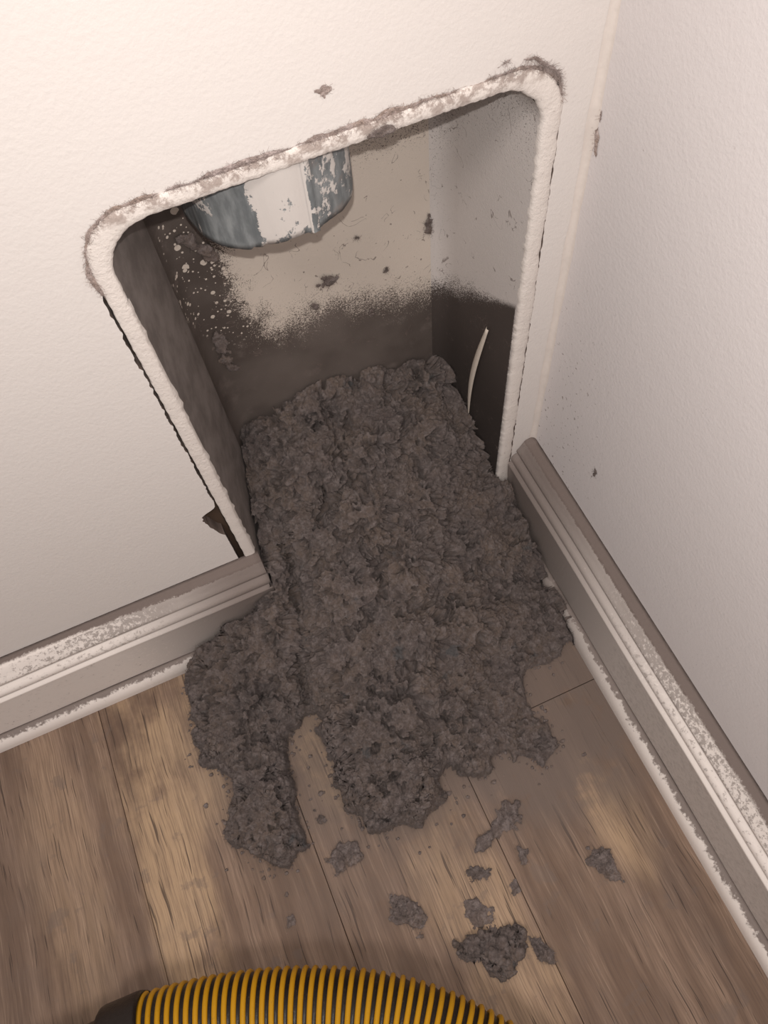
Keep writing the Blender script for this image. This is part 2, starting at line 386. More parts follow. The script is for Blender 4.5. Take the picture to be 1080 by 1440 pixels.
# wall_left: one slab with a ragged notch where the recess was cut in
cut = rounded_path(XLO, XRO, ZTO, 0.0, 0.0, 0.027, 0.030, seg=300)
cn = np.gradient(cut, axis=0); cn /= np.linalg.norm(cn, axis=1)[:, None]; cn = np.c_[-cn[:, 1], cn[:, 0]]     # outward
q3 = np.c_[cut * 260, np.zeros(len(cut))]; rag = fbm(q3, 3, 3)
gap = np.full(len(cut), -0.0012)
lft = cut[:, 0] < -0.29; gap = np.where(lft, (0.0017 + 0.0014 * rag) * sstep(0.492, 0.46, cut[:, 1]) - 0.0006 * sstep(0.46, 0.49, cut[:, 1]), gap)
rgt = cut[:, 0] > -0.030; gap = np.where(rgt, (0.0006 + 0.0011 * rag) * sstep(0.485, 0.45, cut[:, 1]) + 0.0004 * sstep(0.3, 0.1, cut[:, 1]), gap)
gap += np.where(lft, 0.0045 * sstep(0.235, 0.20, cut[:, 1]), 0) * (1 - 0.25 * rag)
gap += np.where(lft, 0.0125 * sstep(0.2260, 0.2170, cut[:, 1]) * np.clip(1 - (0.2170 - cut[:, 1]) / 0.040, 0, 1) ** 0.7 * (1 + 0.15 * rag), 0)
cutw = cut + cn * gap[:, None]
def densify_left(c): return c
outer = [(0, 0), (0, 1.35), (-1.6, 1.35), (-1.6, 0)]
ring = outer + [tuple(p) for p in cutw]
n = len(ring); T = 0.0125
verts = [(x, 0, z) for x, z in ring] + [(x, T, z) for x, z in ring]
faces = [tuple(range(n)), tuple(range(2 * n - 1, n - 1, -1))] + [(i, i + n, (i + 1) % n + n, (i + 1) % n) for i in range(n)]
wme = mesh(verts, faces, smooth=False)
wl = tag(obj('wall_left', wme, M_wall), kind='structure'); wme.materials.append(M_core)
for f_ in wme.polygons:
    if f_.index >= 6: f_.material_index = 1
for nm, b in (('stud', (-0.345, -0.3045, 0.0128, 0.10, 0, 0.60)), ('stud', (-0.0285, 0.0, 0.0128, 0.12, 0, 0.60)), ('header', (-0.3044, -0.0286, 0.0128, 0.10, 0.522, 0.56))):
    obj(nm, box(*b, bevel=0.001), M_stud, wl)
tag(obj('wall_right', box(0, 0.0125, -1.6, 0.0, 0, 1.35), M_wallB), kind='structure')
# small cove of caulk in the corner
cv = []
nz = 120
for i in range(nz):
    z = 0.1256 + (1.35 - 0.1256) * (i / (nz - 1)) ** 1.3
    r = 0.0045 * (1 + 0.18 * math.sin(z * 90) * math.sin(z * 37))
    for j in range(7):
        a = math.pi / 2 * j / 6
        cv.append((-r + r * math.sin(a), -r + r * math.cos(a) - 0.0001, z))
tag(obj('trim_1', mesh(cv, grid_faces(nz, 7, flip=True)), M_caulk), kind='structure')

# floor: subfloor with one object per plank
fl = tag(obj('floor', box(-1.6, 0.0, -1.6, 0.12, -0.02, -0.0052), M_sub), kind='structure')
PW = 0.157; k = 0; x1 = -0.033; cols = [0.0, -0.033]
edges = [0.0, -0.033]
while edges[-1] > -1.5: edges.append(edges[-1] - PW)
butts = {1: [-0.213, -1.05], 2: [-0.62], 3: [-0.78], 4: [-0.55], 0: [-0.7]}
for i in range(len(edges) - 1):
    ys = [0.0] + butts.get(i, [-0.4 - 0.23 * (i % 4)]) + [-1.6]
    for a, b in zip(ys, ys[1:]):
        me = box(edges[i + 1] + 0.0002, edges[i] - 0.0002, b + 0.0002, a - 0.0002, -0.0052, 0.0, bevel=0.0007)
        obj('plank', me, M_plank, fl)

# baseboards: moulded board and shoe moulding, profile points (out from wall, height, v)
PROF = [(0, .1268, 0), (.004, .1260, .03), (.0085, .1250, .085), (.0100, .1238, .10), (.0125, .1190, .16), (.0150, .1150, .21), (.0172, .1125, .262),
        (.0174, .1095, .272), (.0158, .1078, .285), (.0172, .1068, .298), (.0200, .1058, .315), (.0222, .1036, .345), (.0231, .1006, .375), (.0226, .0980, .405),
        (.0212, .0966, .418), (.0228, .0956, .430), (.0256, .0944, .445), (.0262, .0925, .462), (.0252, .0912, .470), (.0250, .0900, .475), (.0249, .0885, .482), (.0238, .0700, .58), (.0230, .0450, .70), (.0227, .0230, .82), (.0226, .0192, .838)]
SHOE = [(.0227, .0188, .842), (.0256, .0184, .86), (.0285, .0168, .885), (.0310, .0140, .91), (.0328, .0105, .935), (.0336, .0060, .96), (.0338, 0.0002, 1.0)]
def board(name, prof, axis, a, b, parent_name=None, parent=None, kind=None, n=160):
    V, U = [], []
    P2 = [(0.0, prof[0][1] if prof is PROF else 0.0, 0)] + list(prof) if prof is PROF else list(prof)
    if prof is SHOE: P2 = [(.0227, 0.0002, .842)] + P2
    for i in range(n):
        s = a + (b - a) * i / (n - 1); w = 0.0003 * math.sin(s * 31 + (2 if axis == 'y' else 0)) * (1 if prof is PROF else 0)
        for (d, z, v) in P2:
            mit = s
            if d < 1e-6: w_ = 0
            else: w_ = w
            V.append((mit, -d - w_, z) if axis == 'x' else (-d - w_, mit, z)); U.append((abs(s - a), v))
    m = len(P2); F = grid_faces(n, m, flip=(axis == 'x'))
    F.append(tuple(range(m)) if axis == 'x' else tuple(range(m))[::-1])
    F.append(tuple((n - 1) * m + j for j in range(m))[::-1] if axis == 'x' else tuple((n - 1) * m + j for j in range(m)))
    me = mesh(V, F, uv=U); M_base = M_baseA if axis == 'x' else M_baseB
    me.polygons[-1].use_smooth = False; me.polygons[-2].use_smooth = False
    o = obj(name, me, M_base, parent)
    if kind: o['kind'] = kind
    return o
PROFC = PROF + [(.0226, 0.0180, .845), (.0226, 0.0002, .85), (0.0, 0.0002, .85)]
PROF = PROFC
bl = board('baseboard_left', PROF, 'x', -0.2905, -1.6, kind='structure'); board('shoe_moulding', SHOE, 'x', -0.2915, -1.6, parent=bl)
br = board('baseboard_right', PROF, 'y', -0.0004, -1.6, kind='structure'); board('shoe_moulding', SHOE, 'y', -0.0004, -1.6, parent=br)

# ================================================================ recessed vent box
vb = thing('vent_box', 'recessed metal dryer vent box set in the wall, cream rounded flange, dark speckled inside', 'vent box', (-0.165, 0.0, 0.0))
YB = 0.105
def shell_ring(t):                                # t 0 at the rim, 1 at the back
    return rounded_path(-0.2922 + 0.029 * t, -0.0365 - 0.0135 * t, 0.5075 - 0.012 * t, 0.001, 0.001, 0.030 - 0.012 * t, 0.031 - 0.013 * t)
ts = [0, 0.05, 0.15, 0.3, 0.45, 0.6, 0.75, 0.82, 0.85, 0.88, 0.91, 0.94, 0.97, 1.0]
rings = []
for t_ in ts:
    r = shell_ring(t_); c = np.array([-0.157, 0.2])
    y = 0.0015 + (YB - 0.0015) * t_
    if t_ > 0.82:                                  # small fillet into the back sheet
        a = (t_ - 0.82) / 0.18 * math.pi / 2; ins = 0.010 * (1 - math.cos(a)); y = YB - 0.0190 + 0.0190 * math.sin(a)
        nn = np.gradient(r, axis=0); nn /= np.linalg.norm(nn, axis=1)[:, None]; r = r + np.c_[nn[:, 1], -nn[:, 0]] * ins
    dent = 0.0010 * np.sin(np.linspace(0, 9, len(r))) * math.sin(math.pi * t_)
    rings.append([(p[0] + dent[i] * 0.6, y, p[1]) for i, p in enumerate(r)])
m = len(rings[0]); kl = 90 + 7; kr = 90 + 14 + 90 + 7
TF = 8                                             # rings from here on belong to the corner fold
def strip(i0, i1, a0=0, a1=TF):
    V = [rings[a][i] for i in range(i0, i1) for a in range(a0, a1)]
    return mesh(V, grid_faces(i1 - i0, a1 - a0))
def thick(o, t, off=1):
    md = o.modifiers.new('solidify', 'SOLIDIFY'); md.thickness = t; md.offset = off; return o
obj('side_sheet', strip(0, kl + 1), M_left, vb)['label'] = 'dark grey left side sheet of the box'
obj('top_sheet', strip(kl, kr + 1), M_left, vb)
obj('side_sheet', strip(kr, m), M_right, vb)['label'] = 'right side sheet, pale overspray above a bare dark patch'
obj('corner_fold', strip(0, kr + 1, TF - 1, len(ts)), M_back, vb)
obj('corner_fold', strip(kr, m, TF - 1, len(ts)), M_right, vb)
bk = rings[-1]
bp = [(x, y, z) for x, y, z in bk]
# back sheet as a grid clipped to the outline, with shallow dents
xs = np.linspace(0, 1, 60); zs = np.linspace(0, 1, 80); V = []
bx0, bx1 = bp[0][0], bp[-1][0]; bz = max(p[2] for p in bp)
for a in xs:
    for b in zs:
        x = bx0 + (bx1 - bx0) * a; z = 0.001 + (bz - 0.001) * b
        dd = min(x - bx0, bx1 - x); r = 0.014
        if z > bz - r and dd < r: z = min(z, bz - r + math.sqrt(max(0, r * r - (r - dd) ** 2)))
        V.append((x, YB + 0.0008 * math.sin(x * 70) * math.sin(z * 45) * math.sin(math.pi * a), z))
obj('back_sheet', mesh(V, grid_faces(60, 80)), M_back, vb)['label'] = 'back sheet with fuzzy cream overspray and white splatters'

# flange: swept profile with a wavering painted edge
pin = rounded_path(XLI, XRI, ZTI, 0.1262, 0.028, 0.030, 0.031, n=26, seg=200); pout = rounded_path(XLO, XRO, ZTO, 0.1262, 0.028, 0.029, 0.033, n=26, seg=200)
pr = [(0, 0.004), (0.0, 0.0006), (0.03, -0.0008), (0.09, -0.0014), (0.35, -0.0017), (0.6, -0.0018), (0.86, -0.0015), (0.95, -0.0006), (1.0, 0.0010), (1.0, 0.0030)]
V = []
for i in range(len(pin)):
    a, b = pout[i], pin[i]
    e = fbm(np.array([[a[0] * 300, a[1] * 300, 1.0]]), 9, 3)[0]; e2 = fbm(np.array([[b[0] * 420, b[1] * 420, 5.0]]), 11, 3)[0]
    e3 = fbm(np.array([[a[0] * 45, a[1] * 45, 3.0]]), 12, 3)[0]
    for (u, y) in pr:
        uu = u + (0.05 * e * (1 - u) + 0.07 * e2 * u)
        p = a + (b - a) * (uu + (0.10 * fbm(np.array([[a[0] * 90, a[1] * 90, 8.0]]), 14, 3)[0] * (1 - u) if a[0] > -0.03 else 0))
        V.append((p[0], y * (1 + 0.25 * e3) if y < 0 else y, p[1]))
obj('flange', mesh(V, grid_faces(len(pin), len(pr), flip=True)), M_flange, vb)['label'] = 'cream painted rounded flange with a cracked edge'
# inner return of the flange: jagged torn paint hanging past the edge on the left
V, F = [], []
for i in range(120):
    z = 0.13 + 0.33 * i / 119
    wv_ = max(0.0, fbm(np.array([[z * 130, 2.0, 0.5]]), 21, 4)[0]) * 0.0042 * (1.2 - i / 150) + 0.0003
    V += [(XLI - 0.0012, -0.0012, z), (XLI + wv_, 0.0010, z + 0.001), (XLI + wv_ * 0.5, 0.0045, z)]
obj('torn_paint_edge', mesh(V, grid_faces(120, 3, flip=True)), M_flange, vb)
# curled sliver of peeled paint on the right sheet
V = []
A = np.array([-0.0433, 0.031, 0.274]); B = np.array([-0.0445, 0.052, 0.122])
for i in range(24):
    s = i / 23; c = A + (B - A) * s; c[0] -= 0.004 * math.sin(math.pi * s); c[1] += 0.003 * math.sin(math.pi * s * 0.9)
    w = 0.0036 * math.sin(math.pi * min(1, s * 0.9 + 0.10)) ** 0.8 + 0.0003
    for j in (-1, -0.3, 0.4, 1): V.append((c[0] - 0.0012 * (1 - j * j), c[1] + w * j, c[2] + 0.0006 * j))
o = obj('paint_sliver', mesh(V, grid_faces(24, 4)), M_sliver, vb); thick(o, 0.0003); o['label'] = 'pale curled sliver of peeled paint'

# ================================================================ duct pipe stub hanging through the top of the recess
vp = thing('duct_pipe', 'cut galvanised duct pipe end with white overspray, hanging at the top of the recess', 'pipe', (-0.190, 0.0535, 0.46))
NP = 180; V = []
rows = [0, .004, .010, .018, .034, .056, .084]
for i in range(NP):
    a = 2 * math.pi * i / NP; c, s_ = math.cos(a), math.sin(a)
    rg = fbm(np.array([[c * 4.0, s_ * 4.0, 0.0]]), 31, 4)[0]
    zb = 0.4585 + 0.0050 * rg + (0.0022 if -0.35 < c < 0.15 and s_ < 0 else 0) - 0.002 * (c < -0.5)
    rr = 0.0527 + 0.0011 * math.sin(a * 7) + 0.0006 * rg
    if abs(a - 4.92) < 0.02: rr += 0.0012           # lapped seam
    for h in rows:
        r = rr + (0.0010 * rg if h == 0 else 0)
        V.append((-0.1912 + r * c, 0.0540 + r * s_, zb + (0.5425 - zb) * h / 0.084))
o = obj('pipe_wall', mesh(V, grid_faces(NP, len(rows), closed_u=True)), M_pipe, vp); thick(o, 0.0009, -1)
V = []
for i in range(40):                                # folded seam down the front of the pipe
    z = 0.4600 + 0.082 * i / 39
    for j, (da, dr) in enumerate(((-0.035, 0.0), (-0.02, 0.0012), (0.05, 0.0014), (0.065, 0.0))):
        a = 4.93 + da; r = 0.0538 + dr; V.append((-0.1912 + r * math.cos(a), 0.0540 + r * math.sin(a), z))
obj('folded_seam', mesh(V, grid_faces(40, 4)), M_pipe, vp)

# ================================================================ lint
def fibres(P, N, count, length, width, seed, droop=0.0):
    r = np.random.default_rng(seed); idx = r.integers(0, len(P), count)
    p = P[idx]; nn = N[idx]; L = length * r.uniform(0.4, 1.4, count)[:, None]
    d = nn * r.uniform(0.1, 1.0, (count, 1)) + r.normal(0, 0.75, (count, 3)); d /= np.linalg.norm(d, axis=1)[:, None]
    s = np.cross(d, r.normal(size=(count, 3))); s /= np.linalg.norm(s, axis=1)[:, None] + 1e-9
    bend = np.cross(d, s); V = []; K = 4
    for k in range(K):
        t = k / (K - 1); c = p - nn * 0.0004 + d * L * t + bend * L * 0.55 * t * t * r.choice([-1, 1], (count, 1)) * (1 if k == 0 else 1)
        w = width * (1 - 0.5 * t); V += [c - s * w, c + s * w]
    V = np.stack(V, 1).reshape(-1, 3)
    b = np.arange(count)[:, None] * 2 * K
    F = np.concatenate([b + np.array([2 * k, 2 * k + 1, 2 * k + 3, 2 * k + 2]) for k in range(K - 1)], 0)
    return fast_mesh(V, F)
def fast_mesh(V, F):
    me = bpy.data.meshes.new('mesh'); F = np.asarray(F, np.int32); k = F.shape[1]
    me.vertices.add(len(V)); me.vertices.foreach_set('co', np.asarray(V, np.float32).ravel())
    me.loops.add(F.size); me.loops.foreach_set('vertex_index', F.ravel())
    me.polygons.add(len(F)); me.polygons.foreach_set('loop_start', np.arange(0, F.size, k, dtype=np.int32))
    me.polygons.foreach_set('use_smooth', np.ones(len(F), bool))
    me.update(calc_edges=True); me.validate(); return me
def lumpy(X, Y, Z, keep, amp, seed, sc=1.0, nrm_z=0.6):
    """Displaces a heightfield along its normals with cauliflower-like clumps and drops what is not kept."""
    nx, ny = X.shape
    P = np.stack([X, Y, Z], -1)
    du = np.gradient(P, axis=0); dv = np.gradient(P, axis=1); N = np.cross(du.reshape(-1, 3), dv.reshape(-1, 3)); N /= np.linalg.norm(N, axis=1)[:, None] + 1e-12
    P = P.reshape(-1, 3); k = keep.ravel(); A = (amp if np.isscalar(amp) else amp.ravel()[k])
    Pk = P[k]; W = Pk + 0.006 * np.stack([fbm(Pk * 70 / sc, seed + a, 3) for a in (1, 2, 3)], 1)
    W2 = Pk + 0.0022 * np.stack([fbm(Pk * 260 / sc, seed + 20 + a, 2) for a in (1, 2, 3)], 1)
    def puff(Pq, k): w = worley(Pq, k); return 0.42 - w * w
    patchy = np.clip(0.65 + 0.9 * fbm(Pk * 30, seed + 31, 3), 0.15, 1.3)
    d = 1.25 * puff(W * 36 / sc, seed) + (0.85 * puff(W2 * 82 / sc, seed + 1) + 0.52 * puff(W2 * 175 / sc, seed + 2)) * patchy + 0.27 * puff(W2 * 340 / sc, seed + 7) + 0.10 * vnoise(Pk * 900, seed + 3) + 0.55 * fbm(Pk * 22, seed + 4, 3)
    d = d - 1.1 * sstep(0.20, 0.40, fbm(W2 * 120, seed + 41, 3)) - 1.3 * sstep(0.24, 0.42, fbm(W2 * 62, seed + 42, 3))
    Pk = Pk + N[k] * (d * A)[:, None] + 0.0009 * np.stack([vnoise(Pk * 330, seed + 5 + a) for a in range(3)], 1) * (np.minimum(1, A / 0.006))[:, None] if not np.isscalar(A) else Pk + N[k] * (d * A)[:, None]
    ids = -np.ones(nx * ny, np.int64); ids[k] = np.arange(k.sum()); I = ids.reshape(nx, ny)
    q = np.stack([I[:-1, :-1], I[1:, :-1], I[1:, 1:], I[:-1, 1:]], -1).reshape(-1, 4); q = q[(q >= 0).all(1)]
    return Pk, q, N[k]

PILE = [(-0.4074, -0.0352), (-0.4165, -0.0563), (-0.4172, -0.0834), (-0.4156, -0.1145), (-0.4199, -0.1259), (-0.4028, -0.1366), (-0.399, -0.1585), (-0.4115, -0.181), (-0.4178, -0.2087), (-0.4051, -0.219), (-0.393, -0.2342), (-0.38, -0.2465), (-0.3647, -0.2467), (-0.3551, -0.2398), (-0.3559, -0.2195), (-0.3492, -0.188), (-0.3415, -0.1554), (-0.3338, -0.1426), (-0.3237, -0.1336), (-0.3085, -0.1275), (-0.2999, -0.1406), (-0.3017, -0.1549), (-0.3035, -0.1726), (-0.3083, -0.1992), (-0.3093, -0.2163), (-0.2999, -0.2321), (-0.2938, -0.2518), (-0.2788, -0.2584), (-0.2583, -0.2609), (-0.242, -0.2647), (-0.2228, -0.2549), (-0.2078, -0.2266), (-0.1953, -0.2286), (-0.201, -0.2403), (-0.1838, -0.2508), (-0.1702, -0.2506), (-0.1573, -0.2386), (-0.1456, -0.238), (-0.1355, -0.252), (-0.1195, -0.2642), (-0.1033, -0.2557), (-0.0984, -0.2359), (-0.1083, -0.2201), (-0.1054, -0.2062), (-0.1015, -0.1886), (-0.0833, -0.1771), (-0.0494, -0.1741), (0.03, -0.16), (0.03, 0.2), (-0.36, 0.2), (-0.36, 0.0)]
CTRL = np.array([  # x, y, height
    (-.262, .105, .170), (-.22, .105, .182), (-.18, .105, .190), (-.13, .105, .178), (-.07, .105, .172), (-.05, .105, .155),
    (-.275, .05, .150), (-.22, .05, .168), (-.15, .05, .165), (-.09, .05, .150), (-.05, .05, .120),
    (-.290, .0, .115), (-.24, .0, .135), (-.18, .0, .142), (-.11, .0, .125), (-.05, .0, .080), (-.03, .0, .06),
    (-.42, -.04, .012), (-.38, -.03, .038), (-.33, -.03, .055), (-.29, -.04, .075), (-.23, -.05, .112), (-.16, -.05, .112), (-.09, -.05, .075), (-.04, -.05, .050), (-.026, -.05, .045),
    (-.40, -.10, .026), (-.35, -.10, .040), (-.30, -.10, .048), (-.25, -.11, .082), (-.19, -.11, .085), (-.13, -.11, .052), (-.08, -.11, .022), (-.035, -.11, .016),
    (-.34, -.13, .022), (-.31, -.12, .022), (-.27, -.16, .060), (-.22, -.16, .062), (-.17, -.17, .040), (-.12, -.17, .014), (-.06, -.16, .006),
    (-.39, -.19, .030), (-.37, -.22, .026), (-.28, -.21, .042), (-.24, -.22, .044), (-.20, -.21, .026), (-.17, -.23, .018), (-.12, -.22, .008), (-.25, -.25, .030), (-.11, -.25, .005)])
def base_height(X, Y):
    x, y = X.ravel(), Y.ravel(); num = 0; den = 0
    for cx, cy, cz in CTRL:
        w = 1 / (((x - cx) ** 2 + (y - cy) ** 2) + 0.00022) ** 1.7; num = num + w * cz; den = den + w
    return (num / den).reshape(X.shape)

lp = thing('lint_pile', 'large mound of grey brown lint spilling out of the wall recess onto floor', 'lint', (-0.20, -0.07, 0.0))
RS = 0.0006
gx = np.arange(-0.430, -0.020, RS); gy = np.arange(-0.275, 0.1045, RS); X, Y = np.meshgrid(gx, gy, indexing='ij')
d = sdf(X, Y, PILE) + 0.0095 * fbm(np.c_[X.ravel() * 75, Y.ravel() * 75, np.zeros(X.size)], 51, 5).reshape(X.shape) + 0.001
Zb = base_height(X, Y)
# the deep crease between the side slide and the main run
cx_ = np.interp(Y, [-0.14, -0.09, -0.03, 0.03], [-0.305, -0.298, -0.272, -0.262])
Zb -= 0.030 * np.exp(-((X - cx_) / 0.011) ** 2) * sstep(-0.15, -0.10, Y) * sstep(0.035, 0.0, Y)
for (hx, hy, hr, hd) in ((-0.10, -0.02, 0.012, 0.016), (-0.075, 0.045, 0.012, 0.014), (-0.215, 0.01, 0.010, 0.012), (-0.19, -0.055, 0.012, 0.014), (-0.15, -0.09, 0.011, 0.012), (-0.255, -0.12, 0.010, 0.014), (-0.205, -0.135, 0.010, 0.012), (-0.105, -0.075, 0.010, 0.012), (-0.06, -0.03, 0.007, 0.010), (-0.15, 0.02, 0.011, 0.010)):
    Zb -= hd * np.exp(-((X - hx) ** 2 + (Y - hy) ** 2) / hr ** 2)
Zb = np.maximum(Zb, 0.003)
edge = np.clip(d / np.clip(Zb * 0.85, 0.006, 0.035), 0, 1)
Z = Zb * np.sqrt(1 - (1 - edge) ** 2)
# stay inside the sheet walls and clear of the skirting
tt = np.clip(Y / YB, 0, 1); xl = np.where(Y > -0.002, -0.2922 + 0.029 * tt + 0.0015, -9); xr = np.where(Y > -0.004, -0.0365 - 0.0135 * tt - 0.0012, -0.0230)
front_left = (Y <= -0.002) & (X < -0.2903)
keep = (d > -0.0005) & (X > xl) & (X < xr) & ~(front_left & (Y > -0.0228))
amp = 0.0105 * np.clip(0.22 + Z / 0.05, 0, 1) * sstep(-0.001, 0.010, d)
Pk, Q, Nk = lumpy(X, Y, Z, keep, amp, 61)
Pk[:, 2] = np.maximum(Pk[:, 2], 0.0004)
# clamp against the skirting and sheets
ty = np.clip(Pk[:, 1] / YB, 0, 1); inside = Pk[:, 1] > -0.001
Pk[:, 0] = np.where(inside, np.clip(Pk[:, 0], -0.2922 + 0.029 * ty + 0.001, -0.0365 - 0.0135 * ty - 0.001), np.minimum(Pk[:, 0], np.where(Pk[:, 2] < 0.019, -0.0345, -0.0270)))
fl_ = (Pk[:, 1] > -0.034) & (Pk[:, 0] < -0.2904) & ~inside
Pk[:, 1] = np.where(fl_, np.minimum(Pk[:, 1], np.where(Pk[:, 2] < 0.019, -0.0345, -0.0270)), Pk[:, 1])
Pk[:, 1] = np.minimum(Pk[:, 1], YB - 0.0015)
body = obj('lint_mass', fast_mesh(Pk, Q[:, ::1]), M_lint, lp); body['kind'] = 'stuff'
fz = obj('lint_fuzz', fibres(Pk, Nk, 90000, 0.0036, 0.00009, 5), M_lint, lp); fz['kind'] = 'stuff'
# crumbs of lint fallen round the edge of the heap
cr_ = np.random.default_rng(77); V, F = [], []; nb = 0; PA = np.array(PILE)[:47]
import bmesh
bm = bmesh.new(); bmesh.ops.create_icosphere(bm, subdivisions=2, radius=1); IV = np.array([v.co[:] for v in bm.verts]); IF = np.array([[v.index for v in f.verts] for f in bm.faces]); bm.free()
seg_ = np.linalg.norm(np.diff(PA, axis=0), axis=1); cl_ = np.r_[0, np.cumsum(seg_)]
for k_ in range(480):
    s_ = cr_.uniform(0, cl_[-1]); p = np.array([np.interp(s_, cl_, PA[:, 0]), np.interp(s_, cl_, PA[:, 1])]) + cr_.normal(0, 0.006 if k_ % 3 else 0.016, 2)
    if p[0] > -0.038 or (p[1] > -0.038): continue
    r = cr_.uniform(0.0004, 0.0017) * (1.5 if k_ % 9 == 0 else 1)
    q = IV * r * np.array([1, cr_.uniform(0.6, 1.2), 0.55]); q = q * (1 + 0.55 * vnoise(IV * 1.7 + k_ * 3.1, 5))[:, None]
    V.append(q + np.array([p[0], p[1], r * 0.35])); F.append(IF + nb); nb += len(IV)
V = np.concatenate(V); F = np.concatenate(F); V[:, 2] = np.maximum(V[:, 2], 0.0001)
cb = obj('lint_crumbs', fast_mesh(V, F), M_lint_light, lp); cb['kind'] = 'stuff'

def clump(name, label, poly, h, seed, mat=M_lint, frame=None, res=0.0006, fz=900, group=None, sc=0.6, amp=None):
    """A loose tuft.  poly is its outline; frame = (origin, u, v, n) puts it on another plane than the floor."""
    poly = np.array(poly, float); x0, y0 = poly.min(0) - 0.003; x1, y1 = poly.max(0) + 0.003
    X, Y = np.meshgrid(np.arange(x0, x1, res), np.arange(y0, y1, res), indexing='ij')
    dd = sdf(X, Y, poly) + (0.0022 + min(0.0045, 0.22 * (x1 - x0 - 0.006))) * fbm(np.c_[X.ravel() * 160, Y.ravel() * 160, np.zeros(X.size)], seed, 4).reshape(X.shape)
    e = np.clip(dd / max(h * 1.2, 0.002), 0, 1); th = h * (0.45 + 0.55 * np.clip(0.5 + fbm(np.c_[X.ravel() * 90, Y.ravel() * 90, np.zeros(X.size)], seed + 9, 3).reshape(X.shape) * 1.4, 0, 1))
    Z = th * np.sqrt(1 - (1 - e) ** 2); keep = dd > -0.0004
    a = (amp if amp else min(0.0045, h * 0.5)) * sstep(-0.0005, 0.004, dd)
    P, q, N = lumpy(X, Y, Z, keep, a, seed, sc)
    P[:, 2] = np.maximum(P[:, 2], 0.0002)
    c = np.array([poly[:, 0].mean(), poly[:, 1].mean(), 0]); fm = fibres(P - c, N, fz, 0.0028, 0.00009, seed)
    if frame is None: loc = Vector(c); R = None
    else:
        o_, u_, v_, n_ = [np.array(k, float) for k in frame]; R = np.stack([u_, v_, n_], 0)
        loc = Vector(o_ + u_ * c[0] + v_ * c[1])
    P = P - c
    if R is not None: P = P @ R
    me = fast_mesh(P, q)
    if R is not None:
        A_ = np.zeros(len(fm.vertices) * 3, np.float32); fm.vertices.foreach_get('co', A_); fm.vertices.foreach_set('co', (A_.reshape(-1, 3) @ R).astype(np.float32).ravel())
    r = thing(name, label, 'lint', loc, group)
    for nm, mm in (('tuft', me), ('fuzz', fm)):
        ob = bpy.data.objects.new(nm, mm); C.objects.link(ob); mm.materials.append(mat); mm.name = nm; ob.parent = r
        if nm == 'fuzz': ob['kind'] = 'stuff'
    return r
clump('lint_clump', 'largest loose clump of grey lint on the planks just above the hose', [(-0.2646, -0.3667), (-0.2544, -0.364), (-0.2404, -0.3665), (-0.2273, -0.3651), (-0.2148, -0.3705), (-0.2031, -0.3786), (-0.2036, -0.3885), (-0.215, -0.3969), (-0.2273, -0.4071), (-0.2386, -0.4068), (-0.2445, -0.3985), (-0.2499, -0.3893), (-0.2597, -0.3816)], 0.011, 101)
clump('lint_clump', 'small oval lint tuft touching the right tip of the largest loose clump', [(-0.2015, -0.3866), (-0.1907, -0.3941), (-0.1855, -0.4057), (-0.1913, -0.4113), (-0.2005, -0.407), (-0.2024, -0.3961)], 0.006, 102, M_lint_light)
clump('lint_clump', 'egg-shaped flat lint clump on the planks above the middle of the yellow hose', [(-0.2998, -0.3101), (-0.2882, -0.3108), (-0.2796, -0.3227), (-0.2773, -0.3372), (-0.2866, -0.3482), (-0.294, -0.339), (-0.3039, -0.3304), (-0.3056, -0.3187)], 0.0055, 103, M_lint_light)
clump('lint_clump', 'flat lint clump lying between the two front lobes of the mound', [(-0.3427, -0.2568), (-0.3237, -0.25), (-0.3062, -0.2544), (-0.309, -0.2697), (-0.3214, -0.2739), (-0.3351, -0.2731)], 0.0055, 104, M_lint_light)
clump('lint_clump', 'long slanting lint clump in front of the right side of the mound', [(-0.2063, -0.2988), (-0.1901, -0.2927), (-0.1725, -0.2802), (-0.1563, -0.2819), (-0.1589, -0.2964), (-0.1724, -0.3038), (-0.1897, -0.3061), (-0.2027, -0.3102), (-0.214, -0.3084)], 0.0055, 105, M_lint_light)
clump('lint_clump', 'small dark lint tuft just below the long slanting clump', [(-0.2282, -0.3182), (-0.2165, -0.319), (-0.2082, -0.3252), (-0.2176, -0.3324), (-0.2293, -0.3304)], 0.003, 106, fz=300)
clump('lint_clump', 'comma-shaped lint clump alone on the right-hand plank near the skirting', [(-0.1182, -0.3456), (-0.1071, -0.348), (-0.1025, -0.361), (-0.1069, -0.3717), (-0.1029, -0.3829), (-0.1151, -0.3794), (-0.1215, -0.3684), (-0.124, -0.3579)], 0.004, 107, M_lint_light)
clump('lint_clump', 'thin pale lint patch just behind the largest loose clump', [(-0.2397, -0.3414), (-0.2262, -0.3424), (-0.2209, -0.3527), (-0.2236, -0.3607), (-0.237, -0.3638), (-0.2431, -0.3552)], 0.003, 108, M_lint_light, fz=400)
clump('lint_clump', 'tiny round lint tuft on the plank above the left half of the hose', [(-0.3911, -0.2874), (-0.3849, -0.2889), (-0.3861, -0.2957), (-0.3927, -0.2953)], 0.0022, 109, M_lint_light, fz=100)
clump('lint_clump', 'narrow lint tuft beside the plank seam right of the long slanting clump', [(-0.1766, -0.3198), (-0.1704, -0.3245), (-0.1748, -0.3354), (-0.1826, -0.3365)], 0.0025, 110, M_lint_light, fz=200)
clump('lint_clump', 'thin lint streak across the plank seam above the largest loose clump', [(-0.1969, -0.3447), (-0.1885, -0.3421), (-0.1899, -0.354), (-0.1992, -0.3542)], 0.0018, 111, M_lint_light, fz=150)
